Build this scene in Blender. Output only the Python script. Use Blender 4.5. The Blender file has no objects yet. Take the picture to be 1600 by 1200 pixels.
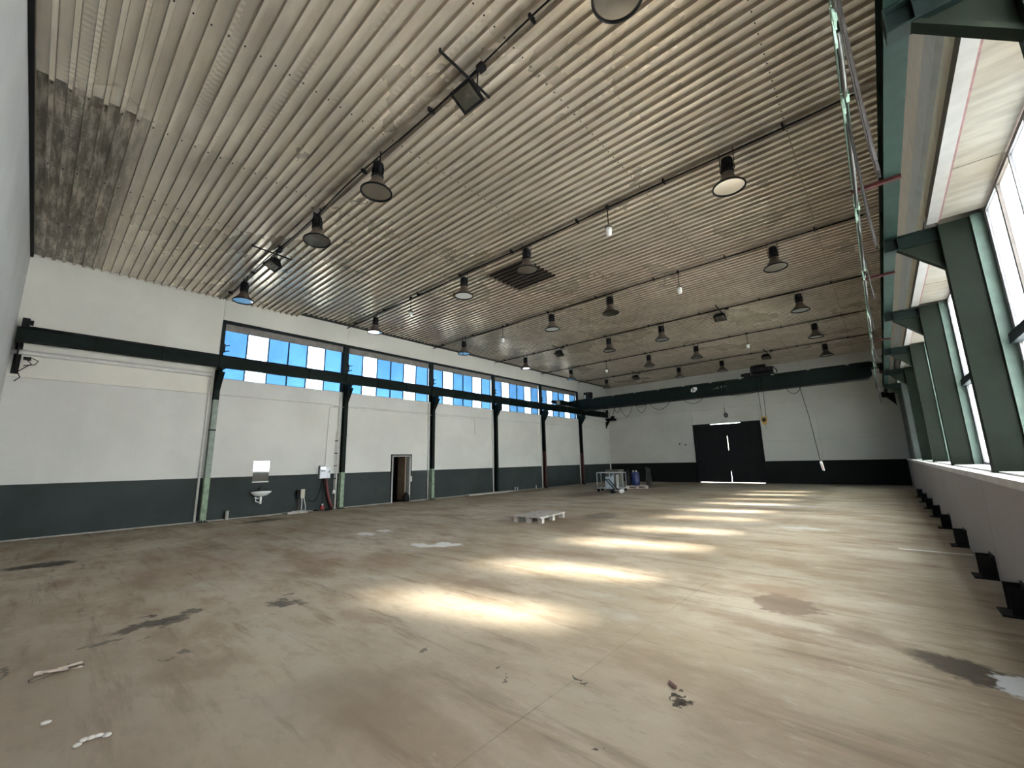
import bpy, math, random
from mathutils import Vector, Matrix
random.seed(7)
PI = math.pi
S = bpy.context.scene
C = S.collection

# ------------------------------------------------------------------ camera, sky, sun, exposure
HL, HW, HZ = 28.537, 15.87, 6.77          # hall length (y), width (x), height (z)
CAM = Vector((15.055, 0.698, 1.5))
yaw, pitch, roll = 0.71991, 0.18649, -0.02224
fw = Vector((-math.sin(yaw)*math.cos(pitch), math.cos(yaw)*math.cos(pitch), math.sin(pitch)))
ri = Vector((math.cos(yaw), math.sin(yaw), 0)); up = ri.cross(fw)
r2 = ri*math.cos(roll) + up*math.sin(roll); u2 = -ri*math.sin(roll) + up*math.cos(roll)
M4 = Matrix(((r2.x, u2.x, -fw.x, CAM.x), (r2.y, u2.y, -fw.y, CAM.y), (r2.z, u2.z, -fw.z, CAM.z), (0, 0, 0, 1)))
cd = bpy.data.cameras.new('camera'); cam = bpy.data.objects.new('camera', cd); C.objects.link(cam)
cam.matrix_world = M4
cd.sensor_fit = 'HORIZONTAL'; cd.sensor_width = 36; cd.lens = 36*648.33/1600
cd.clip_start = 0.05; cd.clip_end = 500
S.camera = cam

SUN_DIR = Vector((1.0, 0.25, 0.74)).normalized()       # towards the sun, through the right-hand windows
wd = bpy.data.worlds.new('sky'); S.world = wd; wd.use_nodes = True
nt = wd.node_tree; bg = nt.nodes['Background']
sky = nt.nodes.new('ShaderNodeTexSky'); sky.sky_type = 'NISHITA'; sky.sun_disc = False
sky.sun_elevation = math.asin(SUN_DIR.z); sky.sun_rotation = math.atan2(SUN_DIR.x, SUN_DIR.y)
sky.air_density = 1.0; sky.dust_density = 1.2; sky.ozone_density = 1.2
nt.links.new(sky.outputs[0], bg.inputs[0]); bg.inputs[1].default_value = 1.5
sl = bpy.data.lights.new('sun', 'SUN'); sl.energy = 50; sl.angle = math.radians(6); sl.color = (1, .95, .88)
so = bpy.data.objects.new('sun', sl); C.objects.link(so)
so.rotation_euler = (-SUN_DIR).to_track_quat('-Z', 'Y').to_euler(); so.location = (40, 12, 30)
S.view_settings.view_transform = 'Standard'; S.view_settings.look = 'None'
S.view_settings.gamma = 1; S.view_settings.use_curve_mapping = False
S.view_settings.exposure = 1.42
S.cycles.max_bounces = 12; S.cycles.diffuse_bounces = 6; S.cycles.glossy_bounces = 5
S.cycles.transparent_max_bounces = 16; S.cycles.sample_clamp_indirect = 6
S.cycles.use_denoising = True
S.cycles.caustics_reflective = False; S.cycles.caustics_refractive = False

# ------------------------------------------------------------------ helpers
class MB:
    def __init__(s): s.v = []; s.f = []; s.sm = []
    def box(s, x0, x1, y0, y1, z0, z1):
        n = len(s.v)
        s.v += [(x, y, z) for z in (z0, z1) for y in (y0, y1) for x in (x0, x1)]
        s.add([(0,2,3,1),(4,5,7,6),(0,1,5,4),(2,6,7,3),(0,4,6,2),(1,3,7,5)], n); return s
    def add(s, fs, n, sm=False):
        for f in fs: s.f.append(tuple(i+n for i in f)); s.sm.append(sm)
    def obox(s, c, size, ax=None):
        """oriented box: centre, size, 3x3 axes"""
        ax = ax or Matrix.Identity(3); n = len(s.v); c = Vector(c)
        for z in (-.5, .5):
            for y in (-.5, .5):
                for x in (-.5, .5): s.v.append(tuple(c + ax @ Vector((x*size[0], y*size[1], z*size[2]))))
        s.add([(0,2,3,1),(4,5,7,6),(0,1,5,4),(2,6,7,3),(0,4,6,2),(1,3,7,5)], n); return s
    def bar(s, a, b, w, h=None, upv=(0,0,1)):
        a, b = Vector(a), Vector(b); d = b-a; L = d.length; z = d.normalized(); u = Vector(upv)
        if abs(z.dot(u)) > .99: u = Vector((1,0,0))
        x = u.cross(z).normalized(); y = z.cross(x)
        return s.obox((a+b)/2, (w, h or w, L), Matrix((x, y, z)).transposed())
    def tube(s, pts, r, seg=8, cap=True):
        pts = [Vector(p) for p in pts]; n0 = len(s.v); prev = None
        for i, p in enumerate(pts):
            t = (pts[min(i+1, len(pts)-1)] - pts[max(i-1, 0)]).normalized()
            if prev is None:
                u = Vector((0,0,1)) if abs(t.z) < .9 else Vector((1,0,0)); x = u.cross(t).normalized()
            else: x = (prev - t*prev.dot(t)).normalized()
            prev = x; y = t.cross(x); rr = r[i] if isinstance(r, (list, tuple)) else r
            for k in range(seg):
                a = 2*PI*k/seg; s.v.append(tuple(p + x*(rr*math.cos(a)) + y*(rr*math.sin(a))))
        for i in range(len(pts)-1):
            s.add([(i*seg+k, i*seg+(k+1)%seg, (i+1)*seg+(k+1)%seg, (i+1)*seg+k) for k in range(seg)], n0, True)
        if cap:
            s.add([tuple(range(seg-1, -1, -1)), tuple(range((len(pts)-1)*seg, len(pts)*seg))], n0)
        return s
    def lathe(s, prof, c=(0,0,0), seg=24, ax=None, cap=False):
        n0 = len(s.v); c = Vector(c); ax = ax or Matrix.Identity(3)
        for r, z in prof:
            for k in range(seg):
                a = 2*PI*k/seg; s.v.append(tuple(c + ax @ Vector((r*math.cos(a), r*math.sin(a), z))))
        for i in range(len(prof)-1):
            s.add([(i*seg+k, i*seg+(k+1)%seg, (i+1)*seg+(k+1)%seg, (i+1)*seg+k) for k in range(seg)], n0, True)
        if cap: s.add([tuple(range(seg-1,-1,-1)), tuple(range((len(prof)-1)*seg, len(prof)*seg))], n0)
        return s
    def prism(s, pts, axis, a0, a1):
        """polygon pts (2d) extruded along axis 'x','y','z'"""
        n = len(pts); n0 = len(s.v)
        for a in (a0, a1):
            for p, q in pts:
                s.v.append({'x': (a,p,q), 'y': (p,a,q), 'z': (p,q,a)}[axis])
        s.add([tuple(range(n)), tuple(range(2*n-1, n-1, -1))] + [(i, n+i, n+(i+1)%n, (i+1)%n) for i in range(n)], n0); return s
    def sphere(s, c, r, seg=12, rings=8, sc=(1,1,1)):
        n0 = len(s.v)
        for i in range(rings+1):
            t = PI*i/rings
            for k in range(seg):
                a = 2*PI*k/seg
                s.v.append((c[0]+sc[0]*r*math.sin(t)*math.cos(a), c[1]+sc[1]*r*math.sin(t)*math.sin(a), c[2]+sc[2]*r*math.cos(t)))
        for i in range(rings):
            s.add([(i*seg+k, (i+1)*seg+k, (i+1)*seg+(k+1)%seg, i*seg+(k+1)%seg) for k in range(seg)], n0, True)
        return s
    def mesh(s, name, mat):
        me = bpy.data.meshes.new(name); me.from_pydata(s.v, [], s.f); me.update()
        me.polygons.foreach_set('use_smooth', s.sm)
        import bmesh
        bm = bmesh.new(); bm.from_mesh(me); bmesh.ops.recalc_face_normals(bm, faces=bm.faces); bm.to_mesh(me); bm.free()
        if mat: me.materials.append(mat)
        return me
    def build(s, name, mat, parent=None, loc=None):
        o = bpy.data.objects.new(name, s.mesh(name, mat)); C.objects.link(o)
        if parent is not None: o.parent = parent
        if loc: o.location = loc
        return o

def inst(me, name, parent=None, loc=(0,0,0), rot=(0,0,0)):
    o = bpy.data.objects.new(name, me); C.objects.link(o); o.location = loc; o.rotation_euler = rot
    if parent is not None: o.parent = parent
    return o
def thing(name, label, cat, loc=(0,0,0), rz=0, group=None):
    o = bpy.data.objects.new(name, None); C.objects.link(o); o.location = loc; o.rotation_euler = (0,0,rz)
    o.empty_display_size = .1
    return tag(o, label, cat, group)
def tag(o, label, cat, group=None):
    o['label'] = label; o['category'] = cat
    if group: o['group'] = group
    return o
def struct(name, label=None):
    o = bpy.data.objects.new(name, None); C.objects.link(o); o['kind'] = 'structure'
    if label: o['label'] = label
    return o
def mark(o, label=None):
    o['kind'] = 'structure'
    if label: o['label'] = label
    return o
def dup(root, loc, label=None, group=None):
    r = root.copy(); C.objects.link(r); r.location = loc
    if label: r['label'] = label
    if group: r['group'] = group
    for ch in list(root.children):
        c = ch.copy(); C.objects.link(c); c.parent = r
        for g in list(ch.children):
            d = g.copy(); C.objects.link(d); d.parent = c
    return r

# ------------------------------------------------------------------ materials
class NT:
    def __init__(s, name):
        s.m = bpy.data.materials.new(name); s.m.use_nodes = True; s.t = s.m.node_tree
        s.b = s.t.nodes['Principled BSDF']; s.out = s.t.nodes['Material Output']
    def n(s, ty, **kw):
        o = s.t.nodes.new('ShaderNode'+ty)
        for k, v in kw.items(): setattr(o, k, v)
        return o
    def l(s, a, b): s.t.links.new(a, b)
    def put(s, sock, v):
        if hasattr(v, 'is_linked') or hasattr(v, 'links'): s.l(v, sock)
        else: sock.default_value = v
    def math(s, op, a, b=None, c=None, clamp=False):
        o = s.n('Math', operation=op, use_clamp=clamp); s.put(o.inputs[0], a)
        if b is not None: s.put(o.inputs[1], b)
        if c is not None: s.put(o.inputs[2], c)
        return o.outputs[0]
    def pos(s): return s.n('NewGeometry').outputs['Position']
    def noise(s, vec, scale, detail=4, rough=.55, stretch=None):
        if stretch:
            mp = s.n('Mapping'); mp.inputs['Scale'].default_value = stretch; s.l(vec, mp.inputs[0]); vec = mp.outputs[0]
        o = s.n('TexNoise'); o.inputs['Scale'].default_value = scale; o.inputs['Detail'].default_value = detail
        o.inputs['Roughness'].default_value = rough; s.l(vec, o.inputs['Vector']); return o.outputs[0]
    def ramp(s, f, lo, hi, a=0., b=1.):
        o = s.n('MapRange', interpolation_type='SMOOTHSTEP'); s.put(o.inputs[0], f)
        o.inputs[1].default_value = lo; o.inputs[2].default_value = hi; o.inputs[3].default_value = a; o.inputs[4].default_value = b
        return o.outputs[0]
    def mix(s, f, a, b, mode='MIX'):
        o = s.n('Mix', data_type='RGBA', blend_type=mode); s.put(o.inputs[0], f)
        for k, v in ((6, a), (7, b)):
            if isinstance(v, tuple): o.inputs[k].default_value = (*v, 1) if len(v) == 3 else v
            else: s.l(v, o.inputs[k])
        return o.outputs[2]
    def bump(s, h, strength=.3, dist=.01):
        o = s.n('Bump'); o.inputs['Strength'].default_value = strength; o.inputs['Distance'].default_value = dist
        s.l(h, o.inputs['Height']); s.l(o.outputs[0], s.b.inputs['Normal'])

def mat(name, col, rough=.6, metal=0., var=.12, scale=6., spec=.5, bump=0.):
    t = NT(name); p = t.pos(); nz = t.noise(p, scale, 5)
    d = tuple(c*(1-var) for c in col); l = tuple(min(1, c*(1+var)) for c in col)
    t.l(t.mix(t.ramp(nz, .3, .7), d, l), t.b.inputs['Base Color'])
    t.b.inputs['Roughness'].default_value = rough; t.b.inputs['Metallic'].default_value = metal
    t.b.inputs['Specular IOR Level'].default_value = spec
    if bump: t.bump(t.noise(p, scale*8, 3), bump, .004)
    return t.m

def wall_mat(name, paint, dark, split=1.245, streak=.06):
    t = NT(name); p = t.pos(); sx = t.n('SeparateXYZ'); t.l(p, sx.inputs[0])
    big = t.noise(p, .55, 5, .6); fine = t.noise(p, 9, 4, .6); vert = t.noise(p, 1.2, 4, .6, (1, 1, .25))
    c = t.mix(t.ramp(big, .35, .7), tuple(v*.90 for v in paint), paint)
    c = t.mix(t.ramp(vert, .58, .8, 0, .22), c, (paint[0]*.78, paint[1]*.77, paint[2]*.74))
    if dark:
        dk = t.mix(t.ramp(big, .35, .7), tuple(v*.85 for v in dark), tuple(v*1.15 for v in dark))
        c = t.mix(t.math('LESS_THAN', sx.outputs[2], split), c, dk)
    t.l(c, t.b.inputs['Base Color']); t.b.inputs['Roughness'].default_value = .75
    t.b.inputs['Specular IOR Level'].default_value = .15
    # the plaster courses show faintly as blocks of 0.25 x 0.5 m under the paint
    t.bump(t.math('ADD', fine, t.math('MULTIPLY', big, 2.0)), .12, .01)
    return t.m

DARK = (.040, .050, .050)
m_wall = wall_mat('painted_wall', (.66, .655, .63), DARK)
m_wall_far = wall_mat('painted_far_wall', (.60, .585, .545), (.010, .0105, .0105))
m_fascia = wall_mat('fascia_paint', (.76, .735, .67), None)
m_near = wall_mat('painted_near_wall', (.70, .71, .73), None)
m_sillwall = wall_mat('concrete_sill_wall', (.30, .27, .25), None)
m_sillcap = mat('sill_cap_concrete', (.50, .47, .44), .8, var=.1, scale=4)
m_sill = mat('white_sill', (.55, .54, .52), .6, var=.05)
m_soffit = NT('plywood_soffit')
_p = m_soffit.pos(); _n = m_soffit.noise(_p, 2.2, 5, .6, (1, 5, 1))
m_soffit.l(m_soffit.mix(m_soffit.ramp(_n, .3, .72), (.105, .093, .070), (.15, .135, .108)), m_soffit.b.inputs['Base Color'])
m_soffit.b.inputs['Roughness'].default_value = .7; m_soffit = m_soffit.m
m_seam = mat('pink_seal', (.10, .040, .040), .7, var=.3, scale=14)
m_fa = mat('fascia_warm_white', (.84, .80, .75), .6, var=.05)
m_fb = mat('fascia_blue_grey', (.72, .74, .76), .5, var=.05)
m_fc = mat('fascia_beige', (.82, .76, .66), .6, var=.07)
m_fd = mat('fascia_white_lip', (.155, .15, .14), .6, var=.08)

m_green_d = mat('dark_green_steel', (.005, .010, .0085), .6, 0, .2, 5, spec=.12)
m_green_c = mat('column_green_steel', (.006, .0095, .0055), .6, 0, .2, 5, spec=.12)
m_green_b = mat('beam_green_steel', (.009, .020, .0155), .6, 0, .2, 5, spec=.12)
m_green_p = mat('pale_green_paint', (.21, .29, .20), .6, 0, .25, 9)
m_track = mat('dull_green_track', (.045, .065, .050), .6, 0, .2, 7, spec=.2)
m_redarm = mat('dark_red_arm', (.030, .005, .005), .6, 0, .2, spec=.2)
m_greygreen = mat('grey_green_wall', (.055, .06, .055), .7, 0, .2, 1)
m_green_s = mat('green_cover_strip', (.085, .13, .105), .5, .1, .12, 7)
m_green_g = mat('grey_green_paint', (.19, .23, .20), .55, .1, .2, 7)
m_rust = mat('rust_brown_paint', (.075, .028, .022), .6, 0, .3, 9)
m_black = mat('black_steel', (.009, .009, .010), .6, 0, .2, spec=.15)
m_frame = mat('window_frame_steel', (.014, .020, .021), .6, 0, .2, spec=.15)
m_frame_r = mat('grey_window_frame', (.17, .16, .17), .5, .1, .15)
m_reveal = mat('dull_brown_reveal', (.22, .20, .18), .7, 0, .15)
m_grey = mat('grey_paint', (.34, .34, .34), .6, 0, .1)
m_white = mat('white_plastic', (.80, .80, .78), .4, 0, .04)
m_ceramic = mat('white_ceramic', (.80, .80, .78), .15, 0, .03)
m_red = mat('dark_red_paint', (.11, .018, .018), .5, 0, .2)
m_redp = mat('red_plastic', (.32, .04, .04), .45, 0, .15)
m_cable = mat('black_cable', (.008, .007, .007), .7, 0, .1, spec=.1)
m_fest = mat('flat_festoon_cable', (.030, .028, .026), .3, 0, .2, 3)
m_mint = mat('pale_mint_paint', (.24, .36, .28), .4, 0, .12)
m_galv = mat('galvanised_steel', (.40, .42, .45), .45, .5, .15, 9)
m_pipew = mat('white_conduit', (.66, .65, .62), .5, 0, .06)
m_bell = mat('brown_grey_bell', (.115, .088, .068), .45, .2, .25, 9)
m_bellin = mat('bell_enamel', (.20, .18, .15), .4, 0, .12, 9)
m_wood = mat('raw_wood', (.50, .42, .36), .75, 0, .2, 14)
m_woodp = mat('pale_pallet_wood', (.36, .33, .30), .8, 0, .2, 12)
m_doorl = mat('brown_door_leaf', (.40, .30, .21), .55, 0, .1, 5)
m_gate = mat('charcoal_gate_sheet', (.013, .013, .014), .65, 0, .15, 2, spec=.12)
m_bluedrum = mat('blue_plastic', (.010, .020, .085), .35, 0, .1)
m_board = mat('pale_blue_board', (.30, .36, .41), .5, 0, .1)
m_conc = mat('grey_concrete', (.36, .34, .31), .85, 0, .2, 10)
m_hook = mat('yellow_hook_paint', (.34, .19, .04), .5, .1, .3, 30)
m_sand = mat('beige_plastic', (.50, .45, .36), .5, 0, .1)
m_faded = mat('faded_grey_print', (.10, .10, .10), .7)
m_hose = mat('grey_black_hose', (.030, .030, .030), .45, 0, .2)
m_olive = mat('olive_paint', (.10, .095, .075), .6, 0, .15, 6)
m_earth = mat('sunlit_yard_ground', (.30, .28, .23), .9, 0, .2, .6)
m_roof = mat('roof_felt', (.05, .05, .05), .9)
m_brown = mat('brown_dark_sheet', (.045, .036, .028), .5, .5, .3, 5)

# mirror
t = NT('mirror_glass'); t.b.inputs['Base Color'].default_value = (.86, .9, .9, 1); t.b.inputs['Metallic'].default_value = 1
t.b.inputs['Roughness'].default_value = .03; m_mirror = t.m

# window glass: clear, blue tinted, frosted
def glass(name, tint, trans, dust, dustcol):
    t = NT(name); t.t.nodes.remove(t.b)
    p = t.pos(); nz = t.ramp(t.noise(p, 1.3, 5, .65), .3, .75)
    rn = t.n('ObjectInfo').outputs['Random']
    tr = t.n('BsdfTransparent'); t.l(t.mix(t.math('MULTIPLY', rn, .35), t.mix(nz, tuple(c*.82 for c in tint), tint), tuple(min(1, c*1.25+.02) for c in tint)), tr.inputs[0])
    tl = t.n('BsdfTranslucent'); tl.inputs[0].default_value = (*dustcol, 1)
    gl = t.n('BsdfGlossy'); gl.inputs['Roughness'].default_value = .05
    a = t.n('MixShader'); a.inputs[0].default_value = dust; t.l(tr.outputs[0], a.inputs[1]); t.l(tl.outputs[0], a.inputs[2])
    fr = t.n('Fresnel'); fr.inputs[0].default_value = 1.35
    b = t.n('MixShader'); t.l(t.math('MULTIPLY', fr.outputs[0], .5), b.inputs[0]); t.l(a.outputs[0], b.inputs[1]); t.l(gl.outputs[0], b.inputs[2])
    t.l(b.outputs[0], t.out.inputs[0]); return t.m
g_clear = glass('clear_pane', (.92, .95, .95), .9, .08, (.9, .9, .88))
g_blue = glass('blue_tinted_pane', (.135, .205, .262), .5, .05, (.5, .65, .8))
g_near = glass('added_bay_pane', (.22, .23, .23), .3, .82, (.88, .90, .92))  # more diffusing glass for the added near bay, to brighten that end
g_far = glass('grimy_pane', (.12, .15, .15), .3, .55, (.36, .42, .42))
g_sun = glass('film_pane', (.54, .54, .52), .4, .22, (.85, .85, .80))
g_dust = glass('dusty_pane', (.22, .23, .23), .3, .60, (.80, .85, .88))
g_low = glass('ribbed_low_pane', (.26, .26, .25), .4, .60, (.80, .85, .88))

# lamp lens: glass that reflects and lets the bell show through
t = NT('lamp_lens'); t.t.nodes.remove(t.b)
tr = t.n('BsdfTransparent'); tr.inputs[0].default_value = (.75, .74, .70, 1); gl = t.n('BsdfGlossy'); gl.inputs['Roughness'].default_value = .12
fr = t.n('Fresnel'); fr.inputs[0].default_value = 1.6; mx = t.n('MixShader'); t.l(fr.outputs[0], mx.inputs[0]); t.l(tr.outputs[0], mx.inputs[1]); t.l(gl.outputs[0], mx.inputs[2])
t.l(mx.outputs[0], t.out.inputs[0]); m_lens = t.m
t = NT('milk_glass'); t.b.inputs['Base Color'].default_value = (.80, .80, .76, 1); t.b.inputs['Roughness'].default_value = .2
m_milk = t.m
t = NT('reflector_silver'); t.b.inputs['Base Color'].default_value = (.80, .82, .78, 1); t.b.inputs['Metallic'].default_value = 1
t.b.inputs['Roughness'].default_value = .3; m_refl = t.m

# corrugated ceiling sheet: dull galvanised steel, smudges, dashes with painted shading, run marks, soot along the lamp rows
def ceiling_mat():
    t = NT('galvanised_ceiling_sheet'); p = t.pos(); sx = t.n('SeparateXYZ'); t.l(p, sx.inputs[0])
    oi = t.n('ObjectInfo'); rnd = oi.outputs['Random']
    streak = t.noise(p, 1.0, 5, .6, (.8, 7, 1)); big = t.noise(p, .35, 4, .6); blot = t.noise(p, 2.6, 6, .7, (1, 2.2, 1))
    c = t.mix(t.ramp(streak, .3, .7), (.82, .73, .59), (1.0, .92, .78))
    c = t.mix(t.ramp(big, .4, .7, 0, .6), c, (.50, .47, .42))
    c = t.mix(t.math('MULTIPLY', rnd, .28), c, (.30, .27, .22))
    c = t.mix(t.ramp(t.noise(p, .8, 4, .55, (.5, 2.6, 1)), .52, .78, 0, .45), c, (.36, .31, .24))
    # short rolled dents along some flutes, their highlights and shade painted as colour
    ph = t.math('MULTIPLY', t.math('PINGPONG', sx.outputs[0], .05), 20)
    lane = t.math('MULTIPLY', t.ramp(t.noise(p, 1.0, 3, .5, (.22, 3.4, 1)), .56, .68), t.ramp(blot, .35, .6))
    c = t.mix(t.math('MULTIPLY', t.ramp(ph, .35, .65), t.math('MULTIPLY', lane, .45)), c, (1.0, .94, .84))
    c = t.mix(t.math('MULTIPLY', t.ramp(ph, .65, .35), t.math('MULTIPLY', lane, .30)), c, (.42, .36, .28))
    # soot along the six lamp rows (every 4.1 m)
    yy = t.math('PINGPONG', t.math('SUBTRACT', sx.outputs[1], 3.97), 2.05)
    soot = t.math('MULTIPLY', t.ramp(yy, .32, .02), t.ramp(t.noise(p, 1.4, 4, .6, (1, .3, 1)), .3, .65, .25, .75))
    c = t.mix(soot, c, (.12, .095, .07))
    # grimy first metres next to the near wall, left half
    gr = t.math('MULTIPLY', t.ramp(sx.outputs[1], 1.5, .9), t.ramp(sx.outputs[0], 7.26, 7.24))
    gr2 = t.math('MULTIPLY', gr, t.ramp(t.noise(p, 1.3, 6, .75, (1.2, 6.5, 1)), .36, .58, .35, .92))
    c = t.mix(gr2, c, (.10, .085, .06))
    # paler and darker run marks in one flute
    run = t.math('MULTIPLY', t.ramp(t.math('ABSOLUTE', t.math('SUBTRACT', sx.outputs[1], 5.12)), .07, .03),
                 t.ramp(t.noise(p, 5, 4, .7, (1, .4, 1)), .42, .6))
    run = t.math('MULTIPLY', run, t.ramp(t.math('ABSOLUTE', t.math('SUBTRACT', sx.outputs[0], 10.2)), 1.8, 1.2))
    c = t.mix(run, c, (.78, .72, .62))
    t.l(c, t.b.inputs['Base Color']); t.b.inputs['Metallic'].default_value = .5
    t.l(t.ramp(big, .3, .7, .24, .40), t.b.inputs['Roughness'])
    # shallow rolled dents along the flats
    t.bump(streak, .10, .006)
    return t.m
m_ceil = ceiling_mat()
m_web = mat('shaded_sheet_web', (.38, .315, .24), .45, .7, .2, 3)  # rib webs get a darker metal, standing in for shade inside the flutes

# floor: worn, dusty concrete with stains and a painted dimming of the near floor
def floor_mat():
    t = NT('worn_concrete_floor'); p = t.pos()
    big = t.noise(p, .30, 5, .6); mid = t.noise(p, 1.1, 6, .62, (.6, 1.3, 1)); fine = t.noise(p, 14, 5, .65); scr = t.noise(p, 2.0, 5, .7, (.25, 2.2, 1))
    warp = t.n('TexNoise'); warp.inputs['Scale'].default_value = 3.0; warp.inputs['Detail'].default_value = 4; t.l(p, warp.inputs['Vector'])
    wv = t.n('VectorMath', operation='MULTIPLY_ADD'); t.l(warp.outputs[1], wv.inputs[0]); wv.inputs[1].default_value = (.5, .5, 0); wv.inputs[2].default_value = (-.25, -.25, 0)
    wp = t.n('VectorMath', operation='ADD'); t.l(p, wp.inputs[0]); t.l(wv.outputs[0], wp.inputs[1]); wp = wp.outputs[0]
    w2 = t.n('TexNoise'); w2.inputs['Scale'].default_value = 13; w2.inputs['Detail'].default_value = 3; t.l(p, w2.inputs['Vector'])
    v2 = t.n('VectorMath', operation='MULTIPLY_ADD'); t.l(w2.outputs[1], v2.inputs[0]); v2.inputs[1].default_value = (.22, .22, 0); v2.inputs[2].default_value = (-.11, -.11, 0)
    a2 = t.n('VectorMath', operation='ADD'); t.l(wp, a2.inputs[0]); t.l(v2.outputs[0], a2.inputs[1]); wp = a2.outputs[0]
    c = t.mix(t.ramp(big, .35, .68), (.315, .258, .185), (.45, .385, .30))
    c = t.mix(t.ramp(mid, .46, .68, 0, .75), c, (.215, .155, .10))
    c = t.mix(t.ramp(mid, .42, .28, 0, .5), c, (.44, .42, .37))
    c = t.mix(t.ramp(scr, .53, .70, 0, .7), c, (.15, .105, .07))
    c = t.mix(t.ramp(fine, .62, .75, 0, .35), c, (.22, .19, .15))
    c = t.mix(t.ramp(fine, .36, .26, 0, .30), c, (.52, .49, .44))
    mott = t.noise(p, 4.5, 8, .72, (.7, 1.5, 1))
    c = t.mix(t.ramp(mott, .50, .66, 0, .5), c, (.225, .18, .13))
    c = t.mix(t.ramp(mott, .44, .34, 0, .4), c, (.46, .42, .35))
    def spot(cx, cy, rx, ry, ang, soft, amt, col):
        nonlocal c
        mp = t.n('Mapping', vector_type='TEXTURE'); mp.inputs[1].default_value = (cx, cy, 0); mp.inputs[2].default_value = (0, 0, ang)
        mp.inputs[3].default_value = (rx, ry, 1); t.l(wp, mp.inputs[0])
        ln = t.n('VectorMath', operation='LENGTH'); t.l(mp.outputs[0], ln.inputs[0])
        c = t.mix(t.math('MULTIPLY', t.ramp(ln.outputs['Value'], 1.0+soft, 1.0-soft), amt), c, col)
    dk = (.012, .009, .007); br = (.17, .125, .085); wh = (.66, .66, .65); rb = (.24, .15, .095)
    for a in [(4.38, 1.0, .26, .42, .0, .2, .85, dk), (9.36, 1.62, .10, .34, .1, .25, .85, dk), (9.48, 1.80, .10, .12, 0, .3, .7, dk), (9.22, 2.02, .08, .10, 0, .3, .7, dk),
              (9.05, 1.75, .05, .09, 0, .3, .8, dk), (9.62, 1.35, .04, .10, .1, .3, .7, dk), (9.8, 1.55, .03, .07, 0, .3, .7, dk), (10.4, 1.75, .03, .06, 0, .3, .7, dk), (10.55, 1.6, .02, .05, 0, .3, .6, dk), (9.78, .74, .07, .05, .5, .3, .8, dk), (12.0, 3.05, .02, .03, 0, .3, .8, dk), (12.7, 3.1, .03, .03, 0, .3, .8, dk), (12.85, 3.05, .02, .02, 0, .3, .8, dk), (12.2, 2.3, .5, .4, .3, .6, .5, (.13, .10, .07)), (9.74, 2.74, .12, .14, 0, .35, .75, dk), (9.50, 2.95, .06, .06, 0, .3, .6, dk), (9.95, 2.85, .05, .07, 0, .3, .6, dk),
              (6.15, 5.80, .26, .16, .1, .15, .9, wh), (6.10, 6.30, .22, .12, .1, .15, .85, wh), (8.30, 5.72, .30, .17, .2, .15, .9, wh), (8.62, 6.05, .26, .18, .2, .15, .9, wh),
              (14.10, 6.02, .26, .32, .2, .18, .85, (.19, .14, .10)), (13.95, 6.5, .35, .22, .2, .5, .5, rb),
              (9.05, 9.6, .75, 1.25, .3, .5, .75, br), (9.0, 11.2, .45, .75, .2, .3, .75, (.10, .075, .055)), (9.9, 12.6, .6, 1.2, 0, .6, .6, br),
              (1.35, 5.3, .28, .55, .1, .4, .75, dk), (7.9, 4.0, .6, .5, 0, .7, .45, rb), (6.8, 2.8, .8, .9, .3, .8, .35, rb), (9.0, 4.5, .35, .35, 0, .7, .5, rb),
              (15.35, 5.20, .16, .42, 1.25, .35, .8, dk), (14.75, 5.5, .18, .35, 1.25, .6, .6, br), (15.62, 5.0, .16, .34, .6, .12, .9, (.62, .63, .65)),
              (4.6, 17.8, 1.0, 1.6, 0, .6, .7, (.075, .040, .022)), (4.7, 23.6, .9, 1.2, 0, .6, .65, (.075, .040, .022)), (7.0, 20.5, .9, 2.2, .2, .7, .5, br),
              (12.0, 18.5, 1.4, .8, .1, .7, .5, br), (14.9, 20.5, .8, 3.0, 0, .8, .55, br), (13.2, 15.1, 1.6, .35, .05, .6, .6, br), (13.6, 12.7, 1.3, .3, .1, .6, .5, br),
              (11.8, .55, 3.2, 1.1, 0, .7, .55, (.15, .12, .09)), (13.4, 1.7, 3.2, 2.7, 0, .6, .5, (.15, .122, .09)), (13.93, 3.52, .030, .045, .5, .25, .9, dk), (13.86, 3.60, .028, .05, .3, .25, .9, dk), (13.3, 3.4, .02, .025, 0, .3, .9, dk), (13.75, 2.9, .02, .02, 0, .3, .9, dk),  # first two broad spots: near-floor dimming painted in, along with brown dirt
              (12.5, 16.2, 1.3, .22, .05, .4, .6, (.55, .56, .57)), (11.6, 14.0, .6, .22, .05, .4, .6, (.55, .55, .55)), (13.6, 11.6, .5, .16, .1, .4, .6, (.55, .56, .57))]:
        spot(*a)
    t.l(c, t.b.inputs['Base Color'])
    t.l(t.ramp(mid, .3, .7, .60, .80), t.b.inputs['Roughness']); t.b.inputs['Specular IOR Level'].default_value = .22
    t.bump(t.math('ADD', t.math('MULTIPLY', fine, .6), mid), .18, .012)
    return t.m
m_floor = floor_mat()
m_crumb = mat('dull_plaster', (.42, .40, .37), .85, 0, .2, 40)

# ------------------------------------------------------------------ the outside and the shell
yard = MB().box(-60, 80, -60, 90, -.6, -.26).build('yard_ground', m_earth); mark(yard, 'sunlit ground outside the hall'); yard.name = 'floor_outside'

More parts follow.
